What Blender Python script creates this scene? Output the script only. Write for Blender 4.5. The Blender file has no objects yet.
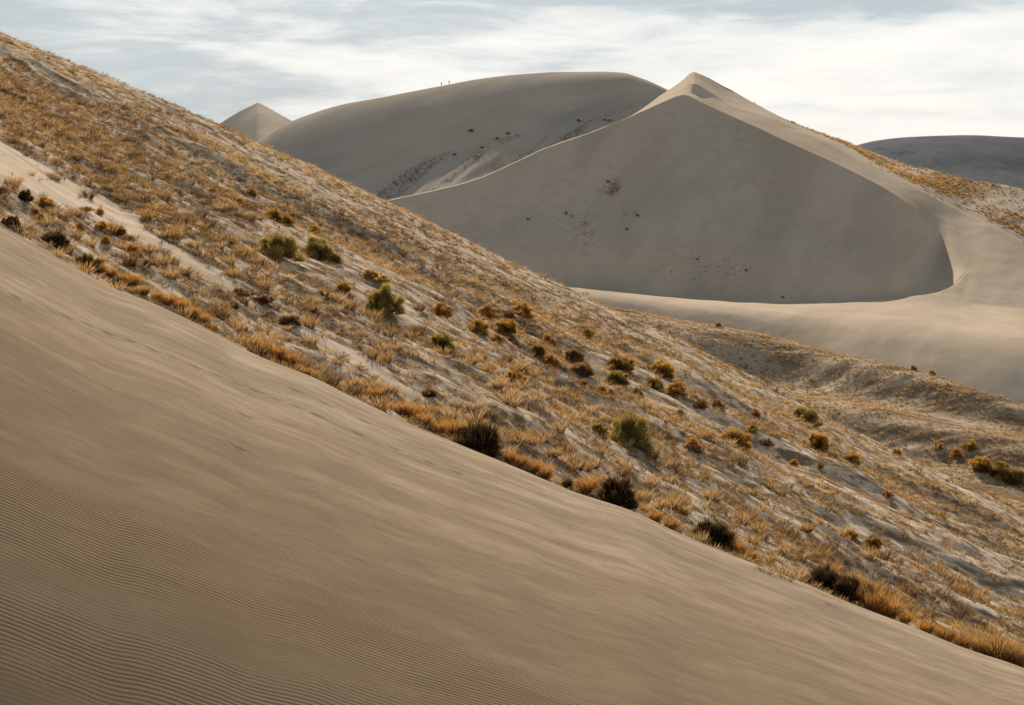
import bpy, math, random
import numpy as np
random.seed(7); rng = np.random.default_rng(11)
F = 1024*50/36; HZ = 165.0          # focal length in px, horizon row
scn = bpy.context.scene; COL = scn.collection

# ------------------------------------------------------------------ maths
def pchip(pts):
    a = np.array(pts, float); x = a[:,0]; n = len(x)
    def mk(y):
        h = np.diff(x); d = np.diff(y)/h; m = np.zeros(n)
        m[0] = d[0]; m[-1] = d[-1]
        for i in range(1, n-1):
            if d[i-1]*d[i] > 0:
                w1 = 2*h[i]+h[i-1]; w2 = h[i]+2*h[i-1]
                m[i] = (w1+w2)/(w1/d[i-1]+w2/d[i])
        def f(q):
            q = np.asarray(q, float); k = np.clip(np.searchsorted(x, q)-1, 0, n-2)
            t = (q-x[k])/h[k]; o = (q < x[0]) | (q > x[-1])
            v = ((2*t**3-3*t*t+1)*y[k]+(t**3-2*t*t+t)*h[k]*m[k]+(-2*t**3+3*t*t)*y[k+1]+(t**3-t*t)*h[k]*m[k+1])
            return np.where(o, np.where(q < x[0], y[0]+m[0]*(q-x[0]), y[-1]+m[-1]*(q-x[-1])), v)
        return f
    return [mk(a[:,i]) for i in range(1, a.shape[1])]
def V(py): return (np.asarray(py, float)-HZ)/F
def ray(px, py, d):
    px = np.asarray(px, float); d = np.broadcast_to(np.asarray(d, float), px.shape)
    return np.stack([(px-512)/F*d, d, -V(py)*d], -1)
def dep(d1, v1, v2, s): return d1*(v1+s)/(v2+s)     # depth after descending at slope s towards us
def proj0(P): return 512+F*P[...,0]/P[...,1], HZ-F*P[...,2]/P[...,1]
def hashn(i, j, s):
    h = (i*374761393 + j*668265263 + s*2147483647) & 0xffffffff
    h = ((h ^ (h >> 13))*1274126177) & 0xffffffff
    return ((h ^ (h >> 16)) & 0xffff)/65535.0
def vnoise(x, y, s=0):
    xi = np.floor(x).astype(np.int64); yi = np.floor(y).astype(np.int64)
    fx = x-xi; fy = y-yi; fx = fx*fx*fx*(fx*(fx*6-15)+10); fy = fy*fy*fy*(fy*(fy*6-15)+10)
    a = hashn(xi, yi, s); b = hashn(xi+1, yi, s); c = hashn(xi, yi+1, s); d = hashn(xi+1, yi+1, s)
    return (a*(1-fx)+b*fx)*(1-fy)+(c*(1-fx)+d*fx)*fy
def fbm(x, y, o=4, s=0):
    r = 0; a = 1.0; t = 0
    for k in range(o):
        r = r+a*(vnoise(x*2**k+17.3*k, y*2**k-9.1*k, s+k)-.5); t += a; a *= .5
    return r/t*2
def rotc(x, y, a): return x*math.cos(a)+y*math.sin(a), -x*math.sin(a)+y*math.cos(a)
def sm(a, b, x):
    t = np.clip((x-a)/(b-a), 0, 1); return t*t*(3-2*t)

def loft(rows, counts, sharp=()):
    """rows near to far; cubic between them, tangents broken at the sharp ones"""
    R = [np.asarray(r) for r in rows]; n = len(R); out = []
    for k in range(n-1):
        a, b = R[k], R[k+1]; c = b-a
        def tan(i, side):
            if i == 0 or i == n-1 or i in sharp: return c
            l0 = np.linalg.norm(R[i]-R[i-1], axis=-1, keepdims=True)+1e-6
            l1 = np.linalg.norm(R[i+1]-R[i], axis=-1, keepdims=True)+1e-6
            d = ((R[i]-R[i-1])/l0*l1+(R[i+1]-R[i])/l1*l0)/(l0+l1)
            return d*(np.linalg.norm(c, axis=-1, keepdims=True))
        m0, m1 = tan(k, 1), tan(k+1, 0)
        for j in range(counts[k]):
            t = j/counts[k]
            out.append((2*t**3-3*t*t+1)*a+(t**3-2*t*t+t)*m0+(-2*t**3+3*t*t)*b+(t**3-t*t)*m1)
    out.append(R[-1]); return np.stack(out)

def mesh_np(name, verts, faces, mat, col=None, parent=None, smooth=True):
    me = bpy.data.meshes.new(name); verts = np.ascontiguousarray(verts, np.float32); k = faces.shape[1]
    me.vertices.add(len(verts)); me.vertices.foreach_set('co', verts.ravel())
    me.loops.add(faces.size); me.loops.foreach_set('vertex_index', faces.astype(np.int32).ravel())
    me.polygons.add(len(faces)); me.polygons.foreach_set('loop_start', (np.arange(len(faces))*k).astype(np.int32))
    me.polygons.foreach_set('use_smooth', np.full(len(faces), smooth))
    me.update(calc_edges=True); me.validate()
    if col is not None:
        at = me.color_attributes.new('Col', 'FLOAT_COLOR', 'POINT')
        c = np.ones((len(verts), 4), np.float32); c[:,:3] = col; at.data.foreach_set('color', c.ravel())
    me.materials.append(mat)
    o = bpy.data.objects.new(name, me); COL.objects.link(o)
    if parent: o.parent = parent
    return o
def grid(name, P, mat, col=None):
    r, c, _ = P.shape; i = np.arange(r*c).reshape(r, c)
    f = np.stack([i[:-1,:-1], i[:-1,1:], i[1:,1:], i[1:,:-1]], -1).reshape(-1, 4)
    o = mesh_np(name, P.reshape(-1, 3), f, mat, col); o['kind'] = 'structure'; return o

# ------------------------------------------------------------------ materials
class N:
    def __init__(s, tree): s.t = tree
    def __call__(s, typ, _out=0, **kw):
        n = s.t.nodes.new(typ)
        for k, v in kw.items():
            if k.startswith('i_'):
                key = k[2:]; key = int(key) if key.isdigit() else key.replace('_', ' ')
                sock = n.inputs[key]
                if isinstance(v, bpy.types.NodeSocket): s.t.links.new(v, sock)
                else: sock.default_value = v
            else: setattr(n, k, v)
        return n
def math_(n, op, a, b=0.0, c=0.0): return n('ShaderNodeMath', operation=op, i_0=a, i_1=b, i_2=c).outputs[0]
def mixc(n, f, a, b, bt='MIX'):
    m = n('ShaderNodeMix', data_type='RGBA', blend_type=bt)
    for sock, v in ((m.inputs[0], f), (m.inputs[6], a), (m.inputs[7], b)):
        if isinstance(v, bpy.types.NodeSocket): n.t.links.new(v, sock)
        else: sock.default_value = v
    return m.outputs[2]
def noise(n, vec, scale, detail=4, rough=.5, dist=0):
    return n('ShaderNodeTexNoise', i_Vector=vec, i_Scale=scale, i_Detail=detail, i_Roughness=rough, i_Distortion=dist).outputs[0]
def rng_(n, v, a, b, c=0.0, d=1.0):
    return n('ShaderNodeMapRange', i_0=v, i_1=a, i_2=b, i_3=c, i_4=d, interpolation_type='SMOOTHSTEP').outputs[0]
def newmat(name):
    m = bpy.data.materials.new(name); m.use_nodes = True; m.node_tree.nodes.clear(); return m, N(m.node_tree)
def finish(m, n, shader):
    o = n('ShaderNodeOutputMaterial'); m.node_tree.links.new(shader, o.inputs[0]); return m
def c4(c): return (*c, 1.0)

def sand(name, ca, cb, big=.02, mid=.6, fine=40, bump=.02, specks=None, speckscale=1.0, speckamt=.5,
         ripple=False, stripes=None, masked=False):
    m, n = newmat(name)
    pos = n('ShaderNodeNewGeometry').outputs['Position']
    f1 = noise(n, pos, big, 4, .55); f2 = noise(n, pos, mid, 5, .6); f3 = noise(n, pos, fine, 3, .7)
    f = math_(n, 'ADD', math_(n, 'MULTIPLY', f1, .55), math_(n, 'ADD', math_(n, 'MULTIPLY', f2, .3), math_(n, 'MULTIPLY', f3, .15)))
    col = mixc(n, rng_(n, f, .35, .65), c4(ca), c4(cb))
    h = math_(n, 'MULTIPLY', f3, .3)
    keep = 1.0
    if masked:
        at = n('ShaderNodeAttribute', attribute_name='Col'); keep = rng_(n, math_(n, 'ADD', at.outputs['Fac'], math_(n, 'MULTIPLY', f2, .3)), .35, .65, 1, .04)
    if stripes:
        mp = n('ShaderNodeMapping', i_Vector=pos, i_Rotation=(0,0,stripes[0]))
        mp = n('ShaderNodeMapping', i_Vector=mp.outputs[0], i_Scale=stripes[1])
        s = noise(n, mp.outputs[0], 1.0, 4, .55, .3)
        col = mixc(n, math_(n, 'MULTIPLY', rng_(n, s, .42, .62, 0, stripes[3]), keep), col, c4(stripes[2]))
    if specks is not None:
        sp = noise(n, pos, speckscale, 6, .75); msk = noise(n, pos, speckscale*.12, 3, .5)
        k = math_(n, 'MULTIPLY', rng_(n, sp, .5, .62), rng_(n, msk, .35, .6, .25, 1))
        col = mixc(n, math_(n, 'MULTIPLY', math_(n, 'MULTIPLY', k, speckamt), keep), col, c4(specks))
    if ripple:
        mp = n('ShaderNodeMapping', i_Vector=pos, i_Rotation=(0,0,-.21))
        sep = n('ShaderNodeSeparateXYZ', i_0=mp.outputs[0])
        st = n('ShaderNodeMapping', i_Vector=mp.outputs[0], i_Scale=(.12, .7, .4))
        wob = noise(n, st.outputs[0], 1.6, 4, .6)
        st3 = n('ShaderNodeMapping', i_Vector=mp.outputs[0], i_Scale=(1.1, 4.5, 3.0)); wob2 = noise(n, st3.outputs[0], 1.0, 3, .6)
        ph = math_(n, 'ADD', math_(n, 'MULTIPLY', sep.outputs[1], 2*math.pi/.058), math_(n, 'ADD', math_(n, 'MULTIPLY', wob, 3.0), math_(n, 'MULTIPLY', wob2, 7.0)))
        wv = math_(n, 'SINE', ph); wv = math_(n, 'MULTIPLY', math_(n, 'ADD', wv, 1), .5)
        pat = n('ShaderNodeMapping', i_Vector=mp.outputs[0], i_Scale=(.16, .85, .5))
        pm = noise(n, pat.outputs[0], 1.3, 4, .65)
        amp = rng_(n, pm, .38, .60, .18, 1)
        near = rng_(n, sep.outputs[1], 13.0, 22.0, .8, 1.3)
        amp = math_(n, 'MULTIPLY', amp, near)
        w = math_(n, 'MULTIPLY', wv, amp)
        # coarse dark grains collect on the ripple crests
        col = mixc(n, math_(n, 'MULTIPLY', w, .50), col, c4((.115, .080, .050)))
        lag = noise(n, pat.outputs[0], 3.0, 5, .6)
        col = mixc(n, rng_(n, lag, .3, .75, 0, .35), col, c4((.20, .145, .10)))
        st2 = n('ShaderNodeMapping', i_Vector=mp.outputs[0], i_Scale=(.35, 2.6, 1.5))
        bnd = noise(n, st2.outputs[0], 1.0, 5, .6)
        col = mixc(n, rng_(n, bnd, .42, .62, 0, .38), col, c4((.27, .205, .15)))
        st4 = n('ShaderNodeMapping', i_Vector=mp.outputs[0], i_Scale=(1.3, 10.0, 5.0)); b2 = noise(n, st4.outputs[0], 1.0, 4, .65)
        col = mixc(n, rng_(n, b2, .50, .68, 0, .40), col, c4((.25, .19, .135)))
        grn = noise(n, pos, 38.0, 2, .6)
        col = mixc(n, rng_(n, grn, .45, .75, 0, .45), col, c4((.24, .18, .13)))
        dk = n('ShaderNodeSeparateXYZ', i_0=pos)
        col = mixc(n, rng_(n, dk.outputs[1], 31.0, 13.0, 0, .80), col, c4((.215, .15, .092)))  # painted falloff: sand colour darkens towards the camera in place of dimmer light
        h = math_(n, 'ADD', math_(n, 'MULTIPLY', h, .25), w)
    bm = n('ShaderNodeBump', i_Strength=1.0 if ripple else .8, i_Distance=.0045 if ripple else bump, i_Height=h)
    d = n('ShaderNodeBsdfDiffuse', i_Color=col, i_Roughness=0.0, i_Normal=bm.outputs[0])
    return finish(m, n, d.outputs[0])

SAND_A, SAND_B = (.44, .355, .27), (.53, .435, .34)
M_fore = sand('sand_rippled', (.54,.43,.32), (.61,.49,.37), .15, 1.2, 60, ripple=True)
M_hill = sand('sand_litter_shade', (.63,.505,.385), (.75,.62,.48), .25, 2.5, 30, .03, specks=(.20,.125,.065), speckscale=4.5, speckamt=.7, stripes=(.45, (.5,2.4,2.4), (.19,.13,.075), .85), masked=True)  # dark stripes are litter and also shadow streaks painted into the sand colour
M_dune = sand('sand_smooth', (.60,.49,.385), (.66,.55,.44), .012, .06, 4, .05, specks=(.46,.37,.28), speckscale=.30, speckamt=.35, stripes=(.5, (.07,.016,.02), (.49,.40,.31), .6))
M_vall = sand('sand_scrubby', (.46,.36,.26), (.62,.50,.375), .05, .5, 12, .1, specks=(.20,.13,.07), speckscale=.8, speckamt=.8, stripes=(.25, (.04,.22,.2), (.22,.155,.10), .9))
M_back = sand('sand_distant', (.54,.465,.39), (.61,.525,.445), .008, .05, 2, .05, stripes=(-.5,(.006,.03,.03),(.39,.355,.31),.6))
M_far = sand('hazed_scrub_hill', (.155,.165,.185), (.20,.205,.22), .004, .02, .2, .5, specks=(.085,.09,.10), speckscale=.03, speckamt=.6)  # distance haze painted in as a bluish grey base colour
M_gnd = sand('plain_ground', (.30,.24,.18), (.38,.31,.23), .002, .02, .5, .1)

def plant_mat():
    m, n = newmat('dry_foliage')
    a = n('ShaderNodeAttribute', attribute_name='Col')
    pos = n('ShaderNodeNewGeometry').outputs['Position']
    r = noise(n, pos, 9.0, 3, .6)
    col = mixc(n, rng_(n, r, .3, .7, 0, .55), a.outputs[0], mixc(n, 1.0, a.outputs[0], (.55,.5,.5,1), 'MULTIPLY'))
    d = n('ShaderNodeBsdfDiffuse', i_Color=col, i_Roughness=0.0)
    t = n('ShaderNodeBsdfTranslucent', i_Color=mixc(n, 1.0, col, (1.25,1.04,.80,1), 'MULTIPLY'))
    mx = n('ShaderNodeMixShader', i_0=.52, i_1=d.outputs[0], i_2=t.outputs[0])
    return finish(m, n, mx.outputs[0])
M_plant = plant_mat()
def plain(name, c, rough=.8):
    m, n = newmat(name)
    pos = n('ShaderNodeTexCoord').outputs['Object']
    col = mixc(n, noise(n, pos, 12, 3), c4(c), c4(tuple(x*.7 for x in c)))
    b = n('ShaderNodeBsdfPrincipled', i_Base_Color=col, i_Roughness=rough)
    return finish(m, n, b.outputs[0])
M_wood = plain('woody_stem', (.10,.07,.045)); M_peb = plain('pale_pebble', (.62,.56,.47))

# ------------------------------------------------------------------ terrain
CREST = pchip([(-300,95),(-120,175),(0,229),(60,262),(113,290),(140,300),(214,335),(247,353),(317,381),(342,394),(402,422),(452,443),(516,469),
               (575,494),(635,514),(684,537),(734,558),(811,588),(857,608),(917,631),(984,658),(1024,671),(1150,722),(1320,790)])[0]
SIL = pchip([(-300,-110),(-120,-25),(0,33),(67,61),(134,91),(200,118),(267,148),(342,183),(392,206),(449,234),(502,260),(556,284),(609,309),
             (684,343),(751,378),(824,416),(884,448),(937,472),(1024,514),(1150,572),(1320,650)])[0]

# --- foreground dune
px = np.arange(-230, 1260, 1.6); cr = CREST(px)
wig = .35*np.sin(px/170.0)
rows = [ray(px, cr+2500, 5.5), ray(px, cr+900, 10.4), ray(px, cr+440, 13.6), ray(px, cr+230, 16.8), ray(px, cr+115, 20.5+wig*.3), ray(px, cr+40, 25.4+wig*.5), ray(px, cr, 30.0+wig)]
c = rows[-1]
rows += [c+np.array([0,.9,-.16]), c+np.array([.2,2.2,-.85]), c+np.array([.5,6.0,-2.2])]
P = loft(rows, [10,30,110,130,120,110,24,20,10])
X, Y = P[...,0], P[...,1]
ux, uy = rotc(X, Y, .22)
P[...,2] += .022*fbm(ux*.07, uy*.25, 3, 3) + .008*fbm(ux*.25, uy*1.3, 4, 5)
PF = P; pF = px
# --- footprints: dents pressed in the sand along a walked line
def proj(P): return 512+F*P[...,0]/P[...,1], HZ-F*P[...,2]/P[...,1]
def on(P, pxs, qx, qy):
    """point of a terrain sheet seen at image position (qx, qy): first crossing from the near side"""
    k = (qx-pxs[0])/(pxs[1]-pxs[0]); i = int(np.clip(math.floor(k), 0, len(pxs)-2)); f = k-i
    colm = P[:,i]*(1-f)+P[:,i+1]*f; yy = HZ-F*colm[:,2]/colm[:,1]
    for r in range(len(yy)-1):
        if yy[r] >= qy > yy[r+1]:
            t = (yy[r]-qy)/(yy[r]-yy[r+1]+1e-9); return colm[r]*(1-t)+colm[r+1]*t
    return colm[int(np.argmin(abs(yy-qy)))]
def dent(P, q, ang, la, lb, dp, rim=.25):
    dx, dy = rotc(P[...,0]-q[0], P[...,1]-q[1], ang)
    r2 = (dx/la)**2+(dy/lb)**2; P[...,2] -= dp*np.exp(-r2*1.2)-dp*rim*np.exp(-(np.sqrt(r2)-1.7)**2*3)
for k, (a, b) in enumerate([(17,295),(33,302),(50,308),(65,314),(88,322),(107,330),(130,338),(152,347),(170,353),(195,364),(216,372),(237,381),(258,389),(277,397),
                            (297,404),(318,413),(359,431),(395,446),(414,453),(430,460),(458,470),(300,388),(330,402),(366,418),(245,413),(238,445),(820,593),(836,599),(826,603)]):
    q = on(PF, pF, a, b+3); dent(PF, q, .25+random.uniform(-.3,.3), .13+.05*random.random(), .08, .018+.014*random.random())
# a low wind-cut step behind the crest at the upper left
grid('foreground_dune', PF, M_fore)

# --- vegetated hillside
def tongue_band(qx, qy):
    c = pchip([(-300,30),(-60,130),(0,163),(60,188),(130,225),(200,268),(260,308),(340,350),(420,396),(1300,900)])[0](qx)
    return np.exp(-((qy-c)/30)**2)*(qx < 480)
px = np.arange(-260, 1280, 1.5); cr = CREST(px); si = SIL(px); gap = cr-si
dS = 78+px*.004
rows = [ray(px, cr+60, 31.0), ray(px, cr+9, 32.4), ray(px, cr-9, 34.2), ray(px, cr-gap*.25, 38.2), ray(px, cr-gap*.52, 47), ray(px, cr-gap*.8, 61.5), ray(px, si, dS)]
c = rows[-1]
rows += [c+np.array([2,7,-1.6]), c+np.array([14,26,-13.5]), c+np.array([40,60,-42])]
P = loft(rows, [6,14,70,110,120,110,24,20,12])
X, Y = P[...,0].copy(), P[...,1].copy()
qb0 = tongue_band(*proj0(P))
gx, gy = rotc(X, Y, -1.33)          # along the fall of the shadows
P[...,2] += .75*fbm(gx*.045, gy*.12, 3, 21)*sm(32, 42, Y)*(1-.75*sm(66, 80, Y))
lx, ly = rotc(X, Y, -.35)
P[...,2] += 0.70*fbm(lx*.075, ly*.34, 4, 33)*sm(34, 38, Y)*(1-.93*sm(62, 78, Y))*(1-.8*(qb0))
P[...,2] += .12*fbm(gx*.16, gy*.42, 3, 31)*sm(31.5, 37, Y)*(1-.5*sm(70, 80, Y))
ripl = fbm(lx*.55, ly*1.7, 4, 41)
qx, qy = proj(P)
tongue = pchip([(-300,30),(-60,130),(0,163),(60,188),(130,225),(200,268),(260,308),(340,350),(420,396),(1300,900)])[0]
dT = qy-tongue(qx)
wT = pchip([(-300,26),(0,22),(60,18),(130,11),(200,6),(270,4),(320,5),(370,8),(410,5),(440,1),(1300,1)])[0](qx)
bareT = np.exp(-(dT/np.maximum(wT, 1))**2)*(qx < 480)*sm(-.25, .15, fbm(X*.45, Y*.45, 3, 47)+.22*sm(220, 60, qx))
P[...,2] += .15*ripl*sm(31.2, 33.5, Y)*(1-.8*bareT)
PH, pH = P, px
bare = bareT
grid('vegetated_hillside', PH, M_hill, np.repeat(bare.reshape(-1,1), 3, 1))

# --- great star dune
px = np.concatenate([np.arange(330, 1180, 1.25)])
C2 = pchip([(200,262),(389,202),(475,180),(542,151),(609,125),(635,113.5),(660,102),(678,95),(684,94),(704,103),(734,117),(784,140),(834,162),(871,180),(901,198),
            (924,217),(941,233.5),(952,248),(961,259),(968,267.5),(985,268),(1024,264),(1200,300)])[0](px)
C1 = pchip([(200,240),(380,262),(500,279),(565,284.5),(620,291),(700,298),(760,301),(800,302),(870,300),(905,297),(935,293),(952,286.5),(962,278),(968,268),(985,268.5),(1024,264.5),(1200,300.5)])[0](px)
A1 = pchip([(200,258),(400,282),(565,296),(620,303),(700,313),(784,321),(850,331),(940,346),(1024,361),(1200,405)])[0](px)
A2 = pchip([(200,262),(400,287),(565,303),(620,310),(684,322),(764,335),(827,350),(890,365),(951,382),(1024,405),(1200,460)])[0](px)
right = sm(945, 968, px)
REF = pchip([(200,240),(380,262),(500,279),(565,284.5),(620,291),(700,298),(760,301),(800,302),(870,301),(905,301),(968,303),(1024,308),(1200,345)])[0](px)
def outer(y): return dep(352+0*px, V(REF), V(y), .055+.17*sm(870, 960, px))
d1 = outer(C1)
d2 = np.maximum(dep(d1, V(C1), V(C2), .69-.13*sm(790, 885, px)-.28*sm(890, 948, px)), d1+.01)
SAG = np.array([0,0,-1.])*(3.5*np.exp(-((px-915)/26)**2)*(px < 968))[:,None]
dA1 = dep(352+0*px, V(REF), V(A1), .055); dA2 = dep(dA1, V(A1), V(A2), .52)
C2b = pchip([(684,92.5),(700,93.5),(727,103),(784,124),(827,143),(884,173),(957,210),(1004,233),(1024,243),(1200,310)])[0](px)
C2c = pchip([(684,88),(694,83),(710,91.5),(729,102.6),(784,123),(827,142),(884,172),(957,209),(1004,232),(1024,242),(1200,309)])[0](px)
C3 = pchip([(200,262),(389,201.2),(475,179.2),(542,150.2),(609,124.3),(635,112.5),(660,95),(684,79),(691,73),(694,72),(697,73),(734,93),(784,118),(817,132),(851,144),(884,157),(917,167),(967,180),(1024,189),(1200,225)])[0](px)
L = 1-sm(684, 694, px)
up = sm(600, 640, px)
dC3l = d2+2+up*34
dC3r = pchip([(600,462),(694,460),(734,472),(784,482),(834,480),(900,480),(967,466),(1024,464),(1200,450)])[0](px)
dC3 = dC3l*L+dC3r*(1-L)
dC2b_r = pchip([(600,437),(700,436),(727,438),(784,438),(827,432),(884,430),(957,428),(1004,414),(1024,410),(1200,398)])[0](px)
dC2c_r = pchip([(600,439),(700,439),(729,441),(784,441),(827,435),(884,433),(957,431),(1004,417),(1024,413),(1200,401)])[0](px)
_va, _vb = V(np.maximum(REF, C1+1.5)), V(C2b); _da = dep(352+0*px, V(REF), _va, .055); _db = dC2b_r
_sl = (_va*_da-_vb*_db)/(_db-_da); _w = sm(925, 967, px)
d1 = d1*(1-_w)+_da*(_va+_sl)/(V(C1)+_sl)*_w
_w = sm(945, 968, px); d2 = np.maximum(d2*(1-_w)+_da*(_va+_sl)/(V(C2)+_sl)*_w, d1+.01)
C2b = (C2*.67+C3*.33)*L+C2b*(1-L); C2c = (C2*.33+C3*.67)*L+C2c*(1-L)
dC2b = (d2*.67+dC3*.33)*L+dC2b_r*(1-L); dC2c = (d2*.33+dC3*.67)*L+dC2c_r*(1-L)
r1, r2 = ray(px, C1, d1), ray(px, C2, d2)
op = (1-right)[:,None]
bowl = r1+np.array([0,5,-1.2])*op*np.clip((d2-d1)/10,0,1)[:,None]
bowl2 = r1*.75+r2*.25+np.array([0,0,-2.2])*op
midr = r1*.4+r2*.6+np.array([0,0,-2.0])*op
r3 = ray(px, C3, dC3)
a1r, a2r = ray(px, A1, dA1), ray(px, A2, dA2)
refr = ray(px, np.maximum(REF, C1+1.5), dep(352+0*px, V(REF), V(np.maximum(REF, C1+1.5)), .055))
rows = [a2r+np.array([-2,-25,-22.0]), a2r, a1r, a1r*.45+refr*.55+np.array([0,0,.7]), refr, r1, bowl+SAG*.6, bowl2+SAG, midr+SAG*.8, r2, ray(px, C2b, dC2b), ray(px, C2c, dC2c), r3,
        r3+np.array([12,12,-5.0]), r3+np.array([60,90,-55.0])]
P = loft(rows, [6,24,40,30,16,10,30,50,60,28,14,30,8,14], sharp=(5,9,10,11,12))
# right of the bowl the plain is one even slope from the foot line up to the flank
iA, iB = 100, 294
vA, vB = -P[iA,:,2]/P[iA,:,1], -P[iB,:,2]/P[iB,:,1]; dA, dB = P[iA,:,1], P[iB,:,1]
sl = (vA*dA-vB*dB)/(dB-dA)
wr = sm(964, 972, px); w2 = sm(967, 990, px); v0 = -P[:,:,2]/P[:,:,1]
for k in range(iA, iB):
    vk = v0[k]*(1-w2)+(vA+(vB-vA)*(k-iA)/(iB-iA))*w2; nd = P[k,:,1]*(1-wr)+dA*(vA+sl)/(vk+sl)*wr
    P[k] = np.stack([(px-512)/F*nd, nd, -vk*nd], -1)*(px > 950)[:,None]+P[k]*(px <= 950)[:,None]
X, Y = P[...,0], P[...,1]
P[...,2] += .5*fbm(X*.03, Y*.03, 4, 51)+.12*fbm(X*.2, Y*.2, 3, 55)
qx, qy = proj(P)
scr = sm(800, 880, qx)*sm(C2c[None,:]-2, C2c[None,:]-10, qy)
P[...,2] += scr*.8*fbm(X*.12, Y*.12, 4, 57)
wj = (sm(958, 968, px)*sm(992, 976, px))[None,:]
for _ in range(14):
    m_ = P.copy(); m_[:,1:-1] = (P[:,:-2]+P[:,2:])*.25+P[:,1:-1]*.5
    P = P*(1-wj[...,None])+m_*wj[...,None]
PS, pS = P, px
grid('star_dune', PS, M_dune)

# --- valley floor: undulating scrubby sand between the hillside and the star dune
px = np.arange(420, 1300, 1.4)
a2 = pchip([(200,262),(400,287),(565,303),(620,310),(684,322),(764,335),(827,350),(890,365),(951,382),(1024,405),(1200,460)])[0](px)
a1 = pchip([(200,258),(400,282),(565,296),(620,303),(700,313),(784,321),(850,331),(940,346),(1024,361),(1200,405)])[0](px)
c1 = pchip([(200,240),(380,262),(500,279),(565,284.5),(620,291),(700,298),(760,301),(800,302),(870,301),(905,301),(968,303),(1024,308),(1200,345)])[0](px)
dd = [dep(352+0*px, V(c1), V(a1), .055)]; dd.append(dep(dd[0], V(a1), V(a2), .52))
lines = [([(420,292),(620,317),(684,333),(764,344),(827,357),(890,371),(951,387),(1024,411),(1300,480)], .02),
         ([(420,310),(620,345),(700,362),(784,381),(878,395),(948,411),(1024,424),(1300,500)], .58),
         ([(420,330),(620,366),(700,390),(784,410),(860,422),(936,436),(1024,452),(1300,530)], .03),
         ([(420,340),(620,376),(700,400),(784,420),(860,432),(936,448),(1024,466),(1300,548)], .56),
         ([(420,390),(620,430),(700,450),(784,470),(860,490),(936,506),(1024,520),(1300,600)], .03),
         ([(420,600),(620,620),(700,650),(784,670),(860,690),(936,706),(1024,720),(1300,800)], .16)]
vr = [ray(px, a2-3, dd[1]+8)-np.array([0,0,1.5]), ray(px, a2, dd[1])]
pv, pd = a2, dd[1]
for ln, s in lines:
    y = pchip(ln)[0](px); pd = dep(pd, V(pv), V(y), s); pv = y; vr.append(ray(px, y, pd))
vr = vr[::-1]
P = loft(vr, [30,90,40,60,70,30,8])
X, Y = P[...,0], P[...,1]
gx, gy = rotc(X, Y, .12)
P[...,2] += .5*fbm(gx*.02, gy*.08, 3, 61)*sm(300, 250, Y)+.45*fbm(gx*.035, gy*.30, 5, 65)+.12*fbm(X*.8, Y*.8, 2, 67)
PV, pV = P, px
grid('valley_floor', PV, M_vall)

# --- long rounded dune behind
px = np.arange(150, 800, 1.3)
B0 = pchip([(100,260),(200,180),(264,138),(294,121),(342,105),(385,97),(439,86.5),(475,80),(515,75),(562,72),(600,71.5),(622,72.5),(642,78),(665,88),(700,108),(800,180)])[0](px)
B1 = pchip([(100,300),(264,228),(372,190),(425,156),(482,140),(529,128),(589,109),(640,99),(680,104),(800,190)])[0](px)
B1 = np.maximum(B1, B0+6)
d0 = 600+0*px; db1 = dep(d0, V(B0), V(B1), .61); db2 = dep(db1, V(B1), V(B1+16), .60); db3 = dep(db2, V(B1+16), V(B1+36), .56); db4 = dep(db3, V(B1+36), V(B1+90), .3)
t = ray(px, B0, d0)
rows = [ray(px, B1+90, db4), ray(px, B1+36, db3), ray(px, B1+16, db2), ray(px, B1, db1), ray(px, B0+1.6, dep(d0, V(B0), V(B0+1.6), .3)), t, t+np.array([0,20,-4]), t+np.array([0,120,-70])]
P = loft(rows, [16,30,30,70,5,6,8])
X, Y = P[...,0], P[...,1]; gx, gy = rotc(X, Y, .9)
qx, qy = proj(P); b1 = B1[None,:]
P[...,2] += .5*fbm(X*.02, Y*.02, 3, 71)+1.6*fbm(gx*.015, gy*.09, 3, 73)*sm(-6, 6, qy-b1)
PB, pB = P, px
grid('rounded_dune', PB, M_back)

# --- distant sharp peak, far scrub hill, plain
px = np.arange(120, 420, 1.5)
K = pchip([(100,205),(200,136),(222,122),(240,111),(253,104.8),(258,102.6),(262,104.4),(275,111.5),(294,122),(320,138),(420,200)])[0](px)
bulge = np.exp(-((px-268)/22)**2)*28
t = ray(px, K, 900+0*px)
P = loft([ray(px, K*0+215, dep(900, V(K), V(K*0+215), .5)-bulge*2), ray(px, K*.5+75, dep(900, V(K), V(K*.5+75), .5)-bulge), t, t+np.array([0,60,-30]), t+np.array([0,250,-140])], [20,30,8,8], sharp=(2,))
grid('distant_peak', P, M_back)
px = np.arange(640, 1500, 3.0)
K = pchip([(600,220),(800,166),(861,144.5),(880,140.5),(911,137.5),(967,135.5),(1024,136.5),(1150,146),(1300,165),(1500,190)])[0](px)
t = ray(px, K, 2600+0*px)
P = loft([ray(px, K+150, dep(2600, V(K), V(K+150), .25)), ray(px, K+42, dep(2600, V(K), V(K+42), .22)), t, t+np.array([0,150,-12]), t+np.array([0,900,-160])], [10,60,8,8])
P[...,2] += (14*fbm(P[...,0]*.006, P[...,1]*.004, 5, 81)-0)*sm(0, 40, (proj(P)[1]-K[None,:]))+3*fbm(P[...,0]*.004, P[...,1]*.004, 3, 83)
grid('far_scrub_hill', P, M_far)
gy_, gx_ = np.meshgrid(np.concatenate([np.linspace(-200, 1000, 12), np.linspace(1300, 30000, 12)]), np.linspace(-15000, 15000, 24), indexing='ij')
Pg = np.stack([gx_, gy_, -88+0*gx_], -1)
grid('ground', Pg, M_gnd)

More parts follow.
